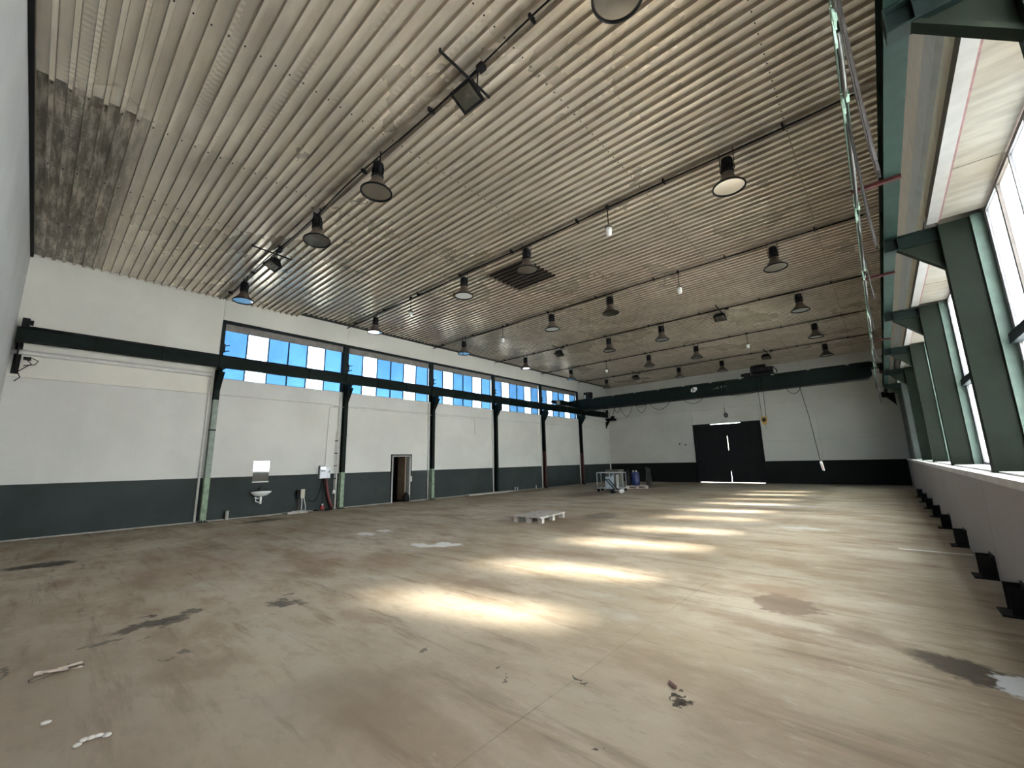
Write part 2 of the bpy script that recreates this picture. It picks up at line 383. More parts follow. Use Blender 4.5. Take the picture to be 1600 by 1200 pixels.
floor = struct('floor', 'worn dusty concrete floor in large cast bays')
xs = [-.3, 6.6, 13.22, 16.5]; ys = [-.3, 5.62, 9.9, 14.1, 18.3, 22.5, HL+.3]
g = .003
for i in range(3):
    for j in range(len(ys)-1):
        MB().box(xs[i]+g, xs[i+1]-g, ys[j]+g, ys[j+1]-g, -.2, 0).build('floor_slab', m_floor, floor)
MB().box(-.3, 16.5, -.3, HL+.3, -.25, -.004).build('floor_bed', m_olive, floor)
tag(MB().box(15.02, 15.84, 10.04, 10.10, 0, .006).build('floor_strip', m_white), 'thin white strip lying on the floor near the right wall', 'strip')

# ceiling sheets
ceil = struct('ceiling', 'corrugated galvanised sheet ceiling with seams')
PIT = HL/160
def sheet_mesh(name, x0, x1, ribs, m, mat_):
    mb = MB(); prof = []
    for k in range(ribs):
        y = k*PIT; prof += [(y, 0.0), (y+.050, 0.0), (y+.058, .058), (y+.170, .058)]
    prof.append((ribs*PIT, 0.0)); prof.append((ribs*PIT+.020, 0.0))
    n = len(prof)
    for x in (x0, x1): mb.v += [(x, y, z) for y, z in prof]
    mb.add([(i, i+1, n+i+1, n+i) for i in range(n-1)], 0)
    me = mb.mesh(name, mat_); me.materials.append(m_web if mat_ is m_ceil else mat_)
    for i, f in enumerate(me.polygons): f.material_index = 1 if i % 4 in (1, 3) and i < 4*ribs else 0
    return me
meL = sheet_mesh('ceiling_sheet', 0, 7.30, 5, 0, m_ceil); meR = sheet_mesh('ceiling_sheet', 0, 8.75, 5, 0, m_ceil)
for j in range(32):
    cut = 7.26 if j*5*PIT < 5.5 else 7.80
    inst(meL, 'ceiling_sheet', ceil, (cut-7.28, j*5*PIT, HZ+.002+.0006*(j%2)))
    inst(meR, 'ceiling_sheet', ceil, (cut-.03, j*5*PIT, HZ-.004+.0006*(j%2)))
o = inst(sheet_mesh('dark_ceiling_sheet', 7.24, 8.66, 8, 0, m_brown), 'ceiling_sheet', ceil, (0, 48*PIT, HZ-.012)); o['label'] = 'dark brown stained sheet'
MB().box(-.3, 16.9, -.3, HL+.3, HZ+.11, HZ+.3).build('roof_deck', m_roof, ceil)
sc = MB()
for x in (2.4, 4.9, 7.2, 9.7, 12.2, 14.6):
    for k in range(160):
        sc.box(x-.008, x+.008, k*PIT+.020, k*PIT+.036, HZ-.014, HZ)
o = sc.build('screw', m_black, ceil); o['kind'] = 'stuff'

# left wall: eight bays with courses; window bays 1..5 between z 4.25 and 6.08
BAY = [4.1*i for i in range(7)] + [HL]
wl = struct('wall_left', 'off-white left wall with charcoal band')
WB, WT = 4.25, 6.08
g = .004
for i in range(7):
    a, b = BAY[i]+g, BAY[i+1]-g
    if i == 2:
        MB().box(-.25, 0, a, 10.33, 0, 3.735-g).box(-.25, 0, 11.25, b, 0, 3.735-g).box(-.25, 0, 10.33, 11.25, 1.90, 3.735-g).build('wall_panel', m_wall, wl)
    else:
        MB().box(-.25, 0, a, b, 0, 3.735-g).build('wall_panel', m_wall, wl)
    if 1 <= i <= 5:
        MB().box(-.25, 0, a, b, 3.735+g, WB).build('wall_panel', m_wall, wl)
        MB().box(-.25, .0, a, b, WT, HZ+.105).build('fascia_panel', m_fascia, wl)
    else:
        MB().box(-.25, 0, a, b, 3.735+g, HZ+.105).build('wall_panel', m_fascia if i == 0 else m_wall, wl)
MB().box(-.30, -.25, -.3, 4.1, -.2, HZ+.1).box(-.30, -.25, 24.6, HL+.3, -.2, HZ+.1).box(-.30, -.25, 4.1, 24.6, 2.2, WB-.05).box(-.30, -.25, 4.1, 24.6, WT+.02, HZ+.1)\
    .box(-.30, -.25, 4.1, 10.3, -.2, 2.2).box(-.30, -.25, 11.3, 24.6, -.2, 2.2).build('wall_backing', m_conc, wl)
bl = MB().box(0, .05, .02, 10.33, 0, .03).box(0, .05, 11.26, HL, 0, .03).build('baseboard_left', m_conc); mark(bl, 'pale concrete upstand along the left wall')
# ledge under the runway beam in the two blind bays
for k, (a, b) in enumerate(((.02, 3.95), (24.75, HL-.02))):
    mark(MB().prism([(0, 4.26), (.10, 4.28), (.10, 4.34), (.03, 4.40), (0, 4.40)], 'y', a, b).build('trim_%d' % (k+2), m_pipew), 'pale ledge under the left crane beam, ' + ('near bay' if k == 0 else 'far bay'))
for i in range(1, 7):
    y = 4.1*i
    mark(MB().tube([(.035, y-.17, .02), (.035, y-.17, 4.2)], .03, 8).build('trim_%d' % (i+3), m_pipew), 'pale upright pipe on the left side of a left wall column, bay %d' % i)

# far wall with gate opening x 6.1..9.85, z 0..3.58
wf = struct('wall_far', 'grey-white far wall with black band and joints')
GX0, GX1, GZ = 6.10, 9.86, 3.585
def farp(x0, x1, z0, z1): MB().box(x0+g, x1-g, HL, HL+.25, z0+g, z1-g).build('wall_panel', m_wall_far, wf)
for x0, x1 in ((-.25, 2.6), (2.6, GX0), (GX1, 12.6), (12.6, 16.5)):
    farp(x0, x1, 0, 2.37)
    farp(x0, x1, 2.37, 4.52) if x1 <= GX0 or x0 >= GX1 else None
farp(GX0, GX1, GZ, 4.52)
for x0, x1 in ((-.25, 4.0), (4.0, 8.1), (8.1, 12.2), (12.2, 16.5)): farp(x0, x1, 4.52, HZ+.06)
MB().box(-.3, GX0, HL+.25, HL+.3, -.2, HZ+.1).box(GX1, 16.9, HL+.25, HL+.3, -.2, HZ+.1).box(GX0, GX1, HL+.25, HL+.3, GZ, HZ+.1).build('wall_backing', m_conc, wf)
mark(MB().box(.0, .07, HL-.05, HL, 0, 4.25).build('trim_10', m_pipew), 'pale upright in the far left corner')
for x, z in ((5.13, 2.45), (5.50, 2.37), (15.3, 4.42)):
    MB().lathe([(.0, 0), (.045, 0), (.05, .012), (.0, .012)], (x, HL-.012, z), 10, Matrix(((1,0,0),(0,0,1),(0,-1,0)))).build('wall_plug', m_black, wf)

# near wall and right wall
wn = struct('wall_near', 'pale grey near end wall')
for a, b in ((-.25, 5.5), (5.5, 11), (11, 16.5)):
    MB().box(a+g, b-g, -.25, 0, 0, HZ+.105).build('wall_panel', m_near, wn)
MB().box(-.3, 16.9, -.3, -.25, -.2, HZ+.1).build('wall_backing', m_conc, wn)
mark(MB().box(.1, 15.8, .004, .055, HZ-.075, HZ-.003).build('trim_11', m_black), 'dark edge strip where near wall meets ceiling')

wr = struct('wall_right', 'grey sill wall, fascia and blind bays of the right side')
for i in range(7):
    a, b = BAY[i], BAY[i+1]
    MB().box(HW, 16.44, a+g, b-g, 0, 1.175).build('wall_panel', m_sillwall, wr)
    MB().box(HW-.025, 16.02, a+g/2, b-g/2, 1.185, 1.255).build('sill_cap', m_sillcap, wr)
    if i == 6:
        MB().box(15.98, 16.44, a+g, b-g, 1.255, 4.44).build('wall_panel', m_greygreen, wr)
    else:
        MB().box(16.02, 16.44, a+.13, b-.13, 1.185, 1.275).build('window_sill', m_sill, wr)
    ya, yb = a+.004, b-.004
    MB().prism([(15.93, 5.42), (16.2, 5.42), (16.2, HZ+.105), (15.93, HZ+.105)], 'y', ya, yb).build('fascia_panel', m_fa, wr)
    MB().prism([(15.93, 5.42), (15.885, 5.36), (15.885, 5.00), (15.93, 4.96), (16.2, 4.96), (16.2, 5.42)], 'y', ya, yb).build('fascia_panel', m_fb, wr)
    MB().prism([(15.93, 4.96), (15.93, 4.58), (16.2, 4.58), (16.2, 4.96)], 'y', ya, yb).build('fascia_panel', m_fc, wr)
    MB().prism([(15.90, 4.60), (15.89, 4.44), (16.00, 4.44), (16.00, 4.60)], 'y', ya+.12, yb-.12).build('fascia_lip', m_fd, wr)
    n = 3
    for k in range(n):
        y0, y1 = a+.13+(b-a-.26)*k/n, a+.13+(b-a-.26)*(k+1)/n
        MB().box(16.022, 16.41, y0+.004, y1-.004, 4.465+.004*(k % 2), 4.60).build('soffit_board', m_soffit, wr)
    MB().box(16.0, 16.022, a+.13, b-.13, 4.458, 4.6).build('soffit_seal', m_seam, wr)
for i in range(7):
    MB().box(16.405, 16.47, 4.1*i-.16, 4.1*i+.16, 1.2, 4.6).build('window_jamb', m_frame_r, wr)
MB().box(16.2, 16.46, -.3, HL+.3, 4.60, HZ+.1).build('wall_backing', m_conc, wr)
MB().box(16.44, 16.5, -.3, HL+.3, -.2, 1.2).box(16.44, 16.5, 24.6, HL+.3, 1.2, 4.7).build('wall_backing', m_conc, wr)

# ------------------------------------------------------------------ windows
wnum = 0
for i in range(1, 6):                                     # left clerestory band
    wnum += 1; a, b = BAY[i], BAY[i+1]
    w = struct('window_%d' % wnum, 'high strip window on the left wall, number %d from the near end' % i)
    x = -.17; y0, y1 = a+.09, b-.09
    MB().box(x-.03, x+.03, y0, y1, WB-.01, WB+.035).box(x-.03, x+.03, y0, y1, 5.96, WT).box(x-.03, x+.03, y0, y0+.035, WB, WT).box(x-.03, x+.03, y1-.035, y1, WB, WT).build('window_frame', m_frame, w)
    MB().box(-.02, .03, a+.002, b-.002, WT-.035, WT+.045).build('header_strip', m_frame, w)
    MB().box(-.15, -.13, y0, y1, 5.83, WT).box(-.14, -.02, y0, y1, WT-.03, WT).build('reveal_board', m_reveal, w)
    MB().box(-.12, .0, a-.10 if i > 1 else a-.02, a+.09, WB, WT).build('window_post', m_frame, w)
    if i == 5: MB().box(-.12, .0, b-.09, b+.08, WB, WT).build('window_post', m_frame, w)
    p0, p1 = y0+.035, y1-.035; st = (p1-p0)/6
    for k in range(6):
        q0, q1 = p0+st*k, p0+st*(k+1)
        MB().box(x-.004, x+.004, q0+.003, q1-.003, WB+.035, 5.96).build('pane', g_clear if k in (1, 4) else g_blue, w)
        if k: MB().box(x-.025, x+.025, q0-.016, q0+.016, WB+.03, 5.97).build('mullion', m_frame, w)
    MB().bar((-.02, a+.12, 5.30), (.0, a+.24, 5.33), .03).bar((-.02, a+.12, 5.12), (.0, a+.24, 5.15), .03).box(-.03, 0, a+.09, a+.13, 5.08, 5.36).build('window_latch', m_frame, w)
for i in range(0, 6):                                     # right windows, two rows of panes; unseen near-end one added for more light
    wnum += 1; a, b = BAY[i], BAY[i+1]
    w = struct('window_%d' % wnum, 'tall window on the right wall, bay %d from the near end' % (i+1))
    gd = g_near if i == 0 else g_dust if i <= 3 else g_far
    x = 16.43; y0, y1 = a+.12, b-.12; z0, z1, zt = 1.27, 4.46, 2.80
    MB().box(x-.03, x+.03, y0, y1, z0, z0+.05).box(x-.03, x+.03, y0, y1, z1-.05, z1).box(x-.03, x+.03, y0, y0+.05, z0, z1).box(x-.03, x+.03, y1-.05, y1, z0, z1).build('window_frame', m_frame_r, w)
    MB().box(x-.09, x+.03, y0, y1, zt-.07, zt+.05).build('transom', m_frame, w)
    p0, p1 = y0+.05, y1-.05; st = (p1-p0)/6
    for k in range(6):
        q0, q1 = p0+st*k, p0+st*(k+1)
        MB().box(x-.004, x+.004, q0+.003, q1-.003, zt+.05, z1-.05).build('pane', g_sun if k in (1, 4) and i else gd, w)
        if i: MB().box(x-.004, x+.004, q0+.003, q1-.003, z0+.05, zt-.07).build('pane', g_low if k in (1, 4) else gd, w)
        else: MB().box(x-.03, x+.03, q0+.004, q1-.004, z0+.05, zt-.07).build('added_blind_panel', m_conc, w)  # added bay: lower row closed to keep light off the near floor
        if k:
            wd_ = .03 if k in (1, 5) else .016
            MB().box(x-.03, x+.025, q0-wd_, q0+wd_, zt+.05, z1-.05).build('mullion', m_frame_r, w)
            MB().box(x-.03, x+.025, q0-wd_, q0+wd_, z0+.05, zt-.07).build('mullion', m_frame_r, w)

# ------------------------------------------------------------------ doors
d1 = struct('door_1', 'narrow doorway in the left wall, brown leaf ajar')
MB().box(-.25, .02, 10.33, 10.40, 0, 1.90).box(-.25, .02, 11.18, 11.25, 0, 1.90).box(-.25, .02, 10.33, 11.25, 1.83, 1.90).build('door_frame', m_grey, d1)
MB().box(.0, .03, 10.29, 11.29, 1.88, 1.925).box(0, .03, 10.295, 10.33, 0, 1.9).box(0, .03, 11.25, 11.285, 0, 1.9).build('door_trim', m_black, d1)
lf = MB().box(-.02, .02, 0, .74, .02, 1.82).build('door_leaf', m_doorl, d1, (-.24, 11.16, 0)); lf.rotation_euler = (0, 0, math.radians(80))
MB().box(-.03, -.02, .62, .66, .92, .98).bar((-.05, .64, .95), (-.05, .54, .95), .018).build('door_handle', m_galv, lf)
MB().box(-1.6, -1.55, 9.9, 11.8, -.05, 2.3).box(-1.6, -.3, 9.85, 9.9, -.05, 2.3).box(-1.6, -.3, 11.8, 11.85, -.05, 2.3).box(-1.6, -.25, 9.85, 11.85, 2.2, 2.3).box(-1.6, -.25, 9.85, 11.85, -.1, 0).build('passage_lining', m_black, d1)
MB().box(.03, .05, 11.24, 11.30, .80, 1.02).box(.03, .06, 11.25, 11.29, .86, .96).build('lock_plate', m_white, d1)

d2 = struct('door_2', 'tall charcoal double gate in the far wall')
MB().box(GX0-.03, GX0+.09, HL-.05, HL+.2, 0, GZ).box(GX1-.09, GX1+.03, HL-.05, HL+.2, 0, GZ).build('gate_frame', m_black, d2)
MB().box(GX0-.03, GX0+1.0, HL-.05, HL+.2, GZ-.10, GZ+.02).box(GX0+2.75, GX1+.03, HL-.05, HL+.2, GZ-.10, GZ+.02).build('gate_lintel', m_black, d2)
GC = 8.02
def leaf(x0, x1, flip):
    xa, xb = (x0, x1)
    if not flip: pts = [(xa, .03), (xb-.03, .03), (xb-.012, .6), (xb+.012, .8), (xb+.012, 1.85), (xb-.016, 2.0), (xb-.016, 2.75), (xb+.012, 2.9), (xb+.012, GZ-.045), (xa, GZ-.035)]
    else: pts = [(xa, .03), (xb, .03), (xb, GZ-.02), (xa, GZ-.045)]
    lf = MB().prism(pts, 'y', HL+.04, HL+.09).build('gate_leaf', m_gate, d2)
    n = 4; st = (xb-xa)/n
    for k in range(1, n):
        MB().box(xa+k*st-.012, xa+k*st+.012, HL+.032, HL+.04, .12, GZ-.14).build('gate_rib', m_gate, lf)
    return lf
l1 = leaf(GX0+.09, GC, False); l2 = leaf(GC+.012, GX1-.09, True)
MB().bar((GC+.10, HL+.02, 1.05), (GC+.10, HL+.02, 1.30), .025).box(GC+.09, GC+.11, HL+.02, HL+.04, 1.06, 1.09).box(GC+.09, GC+.11, HL+.02, HL+.04, 1.26, 1.29).build('gate_handle', m_black, l2)

# ------------------------------------------------------------------ left columns, crane runway beams
ordn = ['first', 'second', 'third', 'fourth', 'fifth', 'sixth']
wherel = ['left of the washbasin', 'beside the distribution box and red hose', 'right of the doorway', 'between the third and fourth window bays', 'rust-brown at its foot, before the last window', 'rust-brown at its foot, under the bridge crane end']
lower = [m_green_p, m_green_p, m_green_p, m_green_d, m_rust, m_rust]; upper = [m_green_g, m_green_d, m_green_d, m_green_d, m_green_d, m_green_d]
hts = [1.25, 1.28, 1.3, 1.2, 2.1, 2.0]
for i in range(6):
    y = 4.1*(i+1); t_ = thing('steel_column', '%s steel column from the near end on the left wall, %s' % (ordn[i], wherel[i]), 'column', (0, y, 0), 0, 'columns along the left wall')
    def ish(z0, z1):
        return MB().box(.012, .03, -.07, .07, z0, z1).box(.17, .19, -.07, .07, z0, z1).box(.03, .17, -.012, .012, z0, z1)
    ish(0.02, hts[i]).build('painted_foot', lower[i], t_)
    ish(hts[i], 3.55).build('shaft', upper[i], t_)
    ish(3.55, 4.50).build('upper_shaft', m_green_d, t_)
    MB().box(.005, .24, -.11, .11, 0, .02).box(.20, .22, -.05, -.02, .02, .06).box(.20, .22, .02, .05, .02, .06).build('base_plate', m_black, t_)
    MB().prism([(.19, 3.88), (.19, 4.48), (.50, 4.48), (.50, 4.36)], 'y', -.012, .012).prism([(.19, 3.86), (.19, 3.89), (.50, 4.37), (.52, 4.35)], 'y', -.07, .07).box(.19, .52, -.09, .09, 4.48, 4.52).build('bracket', m_green_d, t_)
    MB().box(.03, .2, -.075, .075, 2.62, 2.66).build('clip_band', m_black, t_)

def runway(name, label, x, z, y0, y1, tf):
    t_ = thing(name, label, 'crane beam', (0, 0, 0), 0, 'crane runway beams')
    MB().box(x-.07, x+.07, y0, y1, z, z+.018).box(x-.07, x+.07, y0, y1, z+.322, z+.34).box(x-.010, x+.010, y0, y1, z+.018, z+.322).build('beam', tf, t_)
    MB().box(x-.025, x+.025, y0+.1, y1-.1, z+.34, z+.385).build('rail', m_black, t_)
    for k in range(1, 21):
        y = y0+(y1-y0)*k/21
        MB().box(x-.065, x+.065, y-.006, y+.006, z+.018, z+.322).build('stiffener', tf, t_)
    for y in (y0+.12, y1-.12):
        s = 1 if y < 10 else -1
        MB().box(x-.06, x+.06, y-.06, y+.06, z+.34, z+.56).box(x-.05, x+.05, y+s*.06 if s > 0 else y-.12, y+.12 if s > 0 else y-.06, z+.42, z+.52).build('end_stop', m_black, t_)
    return t_
runway('crane_runway', 'long dark green crane runway beam along the left wall', .36, 4.52, .04, 28.0, m_green_d)
rr_ = runway('crane_runway', 'long green crane runway beam overhead along the right windows', 15.54, 4.46, .04, 28.0, m_green_b)
# wall brackets at both ends of the left beam
for k, y in enumerate((.12, 28.25)):
    t_ = thing('wall_bracket', 'black wall bracket under the %s end of the left crane beam' % ('near' if k == 0 else 'far'), 'bracket', (0, y, 0), 0, 'beam end brackets')
    MB().box(.02, .50, -.06, .06, 4.46, 4.52).box(.02, .05, -.06, .06, 3.80, 4.46).prism([(.05, 3.85), (.05, 4.46), (.46, 4.46)], 'y', -.01, .01).build('bracket_plate', m_black, t_)
    if k == 0:
        MB().box(.06, .20, .10, .22, 4.14, 4.20).build('junction_box', m_black, t_)
        MB().tube([(.12, .16, 4.14), (.14, .24, 4.05), (.10, .14, 3.95), (.06, .05, 3.85), (.06, .10, 3.72), (.05, .02, 3.62)], .010, 6).tube([(.2, .2, 4.2), (.24, .34, 4.12), (.16, .3, 4.04), (.10, .12, 4.0)], .010, 6).build('loose_cable', m_cable, t_)
    else:
        MB().tube([(.30, -.1, 4.42), (.30, .2, 4.42), (.72, .22, 4.40)], .09, 10).box(.45, .62, .02, .22, 4.34, 4.66).build('buffer', m_black, t_)

t_ = thing('wall_bracket', 'black wall bracket under the far end of the right crane beam', 'bracket', (0, 28.25, 0), 0, 'beam end brackets')
MB().box(15.38, 15.86, -.06, .06, 4.40, 4.46).prism([(15.83, 3.90), (15.83, 4.40), (15.42, 4.40)], 'y', -.01, .01).box(15.83, 15.86, -.06, .06, 3.85, 4.40).box(15.36, 15.62, -.22, -.02, 4.26, 4.52).build('bracket_plate', m_black, t_)
# right columns
for i in range(6):
    y = 4.1*(i+1)+.08
    t_ = thing('window_column', '%s dark green window column on the right wall, counted from the near end' % ordn[i], 'column', (0, y, 1.255), 0, 'columns between the right windows')
    MB().box(16.0, 16.012, -.10, .10, 0, 3.2).box(16.012, 16.29, -.075, -.060, 0, 3.2).box(16.012, 16.29, .060, .075, 0, 3.2).box(16.0, 16.42, -.10, .10, 0.0, .012).build('shaft', m_green_c, t_)
    MB().box(16.29, 16.405, -.115, .115, .012, 3.2).build('cover_strip', m_green_s, t_)
    MB().box(15.46, 16.0, -.006, .006, 3.025, 3.185).box(15.46, 16.0, -.06, .06, 3.010, 3.025).box(15.46, 16.0, -.06, .06, 3.185, 3.20).box(15.60, 15.612, -.06, .06, 3.025, 3.185).box(15.46, 15.472, -.06, .06, 3.025, 3.185).build('bracket_arm', m_green_d, t_)
    MB().prism([(15.62, 3.01), (16.0, 3.01), (16.0, 2.63)], 'y', -.006, .006).prism([(15.58, 3.01), (15.62, 3.01), (16.0, 2.65), (16.0, 2.60)], 'y', -.05, .05).build('gusset', m_green_c, t_)
# steel feet along the base of the right wall
for k, y in enumerate((6.95, 8.55, 10.85, 13.05, 15.1, 17.15, 19.2, 21.25)):
    t_ = thing('wall_foot_bracket', 'black steel foot bracket at the right wall base, %s from the camera' % ('first second third fourth fifth sixth seventh eighth'.split()[k]), 'bracket', (15.87, y, 0), 0, 'foot brackets on the right wall')
    MB().box(-.012, 0, -.16, .16, 0, .28).build('back_plate', m_black, t_)
    MB().box(-.13, -.012, -.13, -.118, 0, .26).build('side_plate', m_black, t_); MB().box(-.13, -.012, .118, .13, 0, .26).build('side_plate', m_black, t_)
    MB().box(-.20, -.012, -.15, .15, 0, .015).build('foot_plate', m_black, t_)

# ------------------------------------------------------------------ festoon on the right runway
ft = thing('festoon_track', 'festoon cable track with pale green trolleys hanging along the right crane beam', 'cable track')
MB().box(15.205, 15.215, .5, 27.0, 4.56, 4.62).box(15.245, 15.255, .5, 27.0, 4.56, 4.62).box(15.205, 15.255, .5, 27.0, 4.62, 4.63).build('track', m_track, ft)
for y in (6.5, 9.7, 15.0, 20.6):
    MB().bar((15.19, y, 4.44), (15.61, y, 4.44), .05, .035).box(15.215, 15.245, y-.02, y+.02, 4.45, 4.565).build('support_arm', m_redarm, ft)
tro = [.9, 1.9, 2.95, 4.02, 4.95, 7.1, 9.45, 12.0, 14.1, 16.4, 18.4, 19.8, 20.7, 21.4]
tm = MB().box(-.03, .03, -.05, .05, -.03, .02)
for k in range(7):
    a0, a1 = PI*k/7, PI*(k+1)/7
    tm.bar((-.02, -.14*math.cos(a0), -.15+.12*math.sin(a0)), (-.02, -.14*math.cos(a1), -.15+.12*math.sin(a1)), .070, .014, (1,0,0))
tm.bar((-.02, -.14, -.15), (-.02, -.15, -.24), .070, .014, (1,0,0))
tm = tm.mesh('trolley', m_mint)
for y in tro: inst(tm, 'trolley', ft, (15.23, y, 4.55))
for k in range(len(tro)-1):                                  # slack runs from trolley to trolley, close under the track
    a, b = tro[k]+.10, tro[k+1]-.10
    MB().tube([(15.225, a+(b-a)*q/10, 4.47-.12*math.sin(PI*q/10)) for q in range(11)], .016, 6).build('cable_run', m_fest, ft)
for y, zb, wy in ((1.6, 3.1, .10), (3.55, 3.0, .10), (5.0, 3.15, .09), (7.65, 3.48, .09), (10.45, 3.72, .10), (12.9, 3.58, .10), (15.6, 3.7, .10), (18.6, 3.65, .10), (20.4, 3.55, .12), (20.9, 3.4, .12), (21.5, 3.45, .12), (21.8, 3.5, .10), (22.1, 3.4, .12), (22.4, 3.55, .1)):
    pts = []                                                   # narrow hanging loops of flat cable
    for q in range(15):
        u = q/14*2-1; pts.append((15.235+.012*math.cos(PI*u), y+wy*u*(1 if abs(u) < .9 else 1.4), 4.50-(4.50-zb)*(1-abs(u)**2.6)))
    mb = MB()
    for p, q in zip(pts[:-1], pts[1:]): mb.bar(p, q, .040, .014, (1,0,0))
    mb.build('cable_loop', m_fest, ft)

# ------------------------------------------------------------------ bridge crane
cr = thing('bridge_crane', 'dark green bridge crane girder spanning the hall before the far wall', 'crane', (0, 23.0, 0))
MB().prism([(1.35, 4.62), (15.0, 4.55), (15.15, 4.66), (15.15, 5.20), (1.0, 5.26), (.75, 4.95)], 'y', -.20, .20).build('girder', m_green_d, cr)
MB().box(.75, 15.15, -.27, .27, 5.20, 5.235).build('top_flange', m_green_d, cr)
MB().box(1.5, 15.0, -.26, .26, 4.545, 4.575).build('bottom_flange', m_black, cr)
for k in range(9): MB().box(1.9+1.55*k, 1.93+1.55*k, -.215, -.20, 4.64, 5.18).build('girder_rib', m_green_d, cr)
for k in range(10): MB().box(2.2+1.35*k, 2.32+1.35*k, -.285, -.265, 5.19, 5.235).build('rail_clip', m_grey, cr)
for x in (.38, 15.54):
    ec = MB().box(x-.14, x+.14, -1.35, 1.35, 4.93 if x < 1 else 4.90, 5.22).build('end_carriage', m_green_d, cr)
    for y in (-1.1, 1.1):
        MB().lathe([(.0, -.04), (.11, -.04), (.125, -.05), (.125, .05), (.11, .04), (0, .04)], (x, y, (4.905 if x < 1 else 4.845)+.125-.0), 14, Matrix(((0,0,1),(0,1,0),(-1,0,0)))).build('wheel', m_black, ec)
    MB().box(x-.20 if x > 1 else x+.05, x-.05 if x > 1 else x+.2, -1.65, -1.35, 4.92, 5.16).build('buffer_block', m_grey, ec)
    MB().box(min(x, 7.9)-.0 if x < 1 else 14.9, 1.1 if x < 1 else 15.6, -.35, .35, 4.98, 5.19).build('tie_plate', m_green_d, cr)
MB().tube([(.42, -1.5, 5.06), (.42, -1.95, 5.06)], .10, 12).build('travel_motor', m_black, cr)
cb = MB().box(1.55, 2.0, -.16, .16, 5.24, 5.66).build('control_cabinet', m_black, cr)
MB().box(1.53, 1.549, -.10, .06, 5.30, 5.50).build('cabinet_door', m_white, cb)
MB().box(1.60, 1.68, -.17, -.161, 5.28, 5.50).build('cabinet_plate', m_white, cb)
# enamel plate and faded marks on the girder face
pl = MB().prism([(8.00, 4.92), (8.04, 5.05), (8.14, 5.10), (8.30, 5.10), (8.34, 5.00), (8.26, 4.90), (8.16, 4.84), (8.06, 4.86)], 'y', -.212, -.201).build('maker_plate', m_pipew, cr)
MB().bar((8.08, -.215, 5.04), (8.22, -.215, 4.93), .030, .006, (0,1,0)).build('plate_mark', m_black, pl)
MB().prism([(9.05, 4.87), (9.30, 4.95), (9.33, 5.00), (9.36, 4.89)], 'y', -.208, -.201).box(9.45, 9.51, -.208, -.201, 4.90, 5.0).box(9.60, 9.70, -.208, -.201, 4.92, 4.99).build('faded_mark', m_faded, cr)
# festoon loops beneath the girder
LP = [(2.33, 2.95, .42), (2.95, 3.15, .12), (3.15, 3.62, .62), (3.62, 4.0, .38), (4.0, 4.75, .62), (4.95, 5.60, .50), (4.95, 5.60, .18), (5.75, 6.9, .42), (7.05, 7.1, .02), (7.6, 8.6, .30), (9.5, 11.25, .12), (12.15, 12.72, .33)]
for a, b, s in LP:
    pts = [(a+(b-a)*q/14, -.24, 4.56-s*(1-(2*q/14-1)**2)**.8) for q in range(15)]
    MB().tube(pts, .012, 6).build('cable_loop', m_cable, cr)

ho = thing('crane_hoist', 'black hoist trolley on top of the crane girder with yellow hook block', 'hoist', (11.15, 23.0, 0))
MB().box(-.62, .62, -.34, .34, 5.235, 5.33).build('trolley_frame', m_black, ho)
MB().lathe([(0, -.34), (.10, -.34), (.20, -.30), (.22, -.1), (.22, .1), (.20, .30), (.1, .34), (0, .34)], (-.02, 0, 5.60), 16, Matrix(((0,0,1),(0,1,0),(-1,0,0)))).build('hoist_motor', m_black, ho)
MB().lathe([(0, -.2), (.15, -.2), (.17, 0), (.15, .2), (0, .2)], (.36, .05, 5.52), 14, Matrix(((0,0,1),(0,1,0),(-1,0,0)))).build('gear_case', m_black, ho)
MB().box(-.60, -.36, -.12, .12, 5.33, 5.47).tube([(-.78, 0, 5.40), (-.6, 0, 5.40)], .07, 10).build('brake_box', m_black, ho)
MB().tube([(.45, -.2, 5.6), (.62, -.22, 5.58), (.75, -.2, 5.40), (.70, -.1, 5.3)], .022, 8).build('hose', m_cable, ho)
for a, b in ((-.10, -.07), (.12, .09)):
    MB().tube([(a, -.30, 5.3), (b, -.30, 3.28)], .010, 6).build('rope', m_black, ho)
hb = MB().prism([(-.13, 3.20), (-.10, 3.30), (.10, 3.30), (.13, 3.20), (.06, 2.98), (0, 2.92), (-.06, 2.98)], 'y', -.36, -.24).build('hook_block', m_hook, ho)
MB().lathe([(0, -.065), (.09, -.065), (.09, .065), (0, .065)], (0, -.30, 3.16), 14, Matrix(((1,0,0),(0,0,1),(0,-1,0)))).build('sheave', m_black, hb)
hk = [(0, -.30, 2.95)] + [(.055*math.sin(a)+.0, -.30, 2.82+.065*math.cos(a)) for a in [k*PI/8 for k in range(0, 12)]]
MB().tube(hk, [.018]*9+[.016, .014, .012, .008], 8).build('hook', m_galv, ho)

pd = thing('pendant_control', 'white and red pendant control handset hanging on a long cable from the crane', 'control', (13.02, 22.74, 0))
MB().tube([(-.36, 0, 4.56), (-.18, 0, 3.2), (-.02, 0, 1.26)], .011, 6).build('pendant_cable', m_cable, pd)
hs = MB().prism([(-.05, 1.22), (-.02, 1.27), (.03, 1.26), (.075, .90), (.07, .87), (.01, .88)], 'y', -.045, .045).build('handset', m_white, pd)
for k in range(4): MB().box(-.01+.012*k, .03+.012*k, -.052, -.045, 1.12-.065*k, 1.155-.065*k).build('button', m_redp if k else m_black, hs)

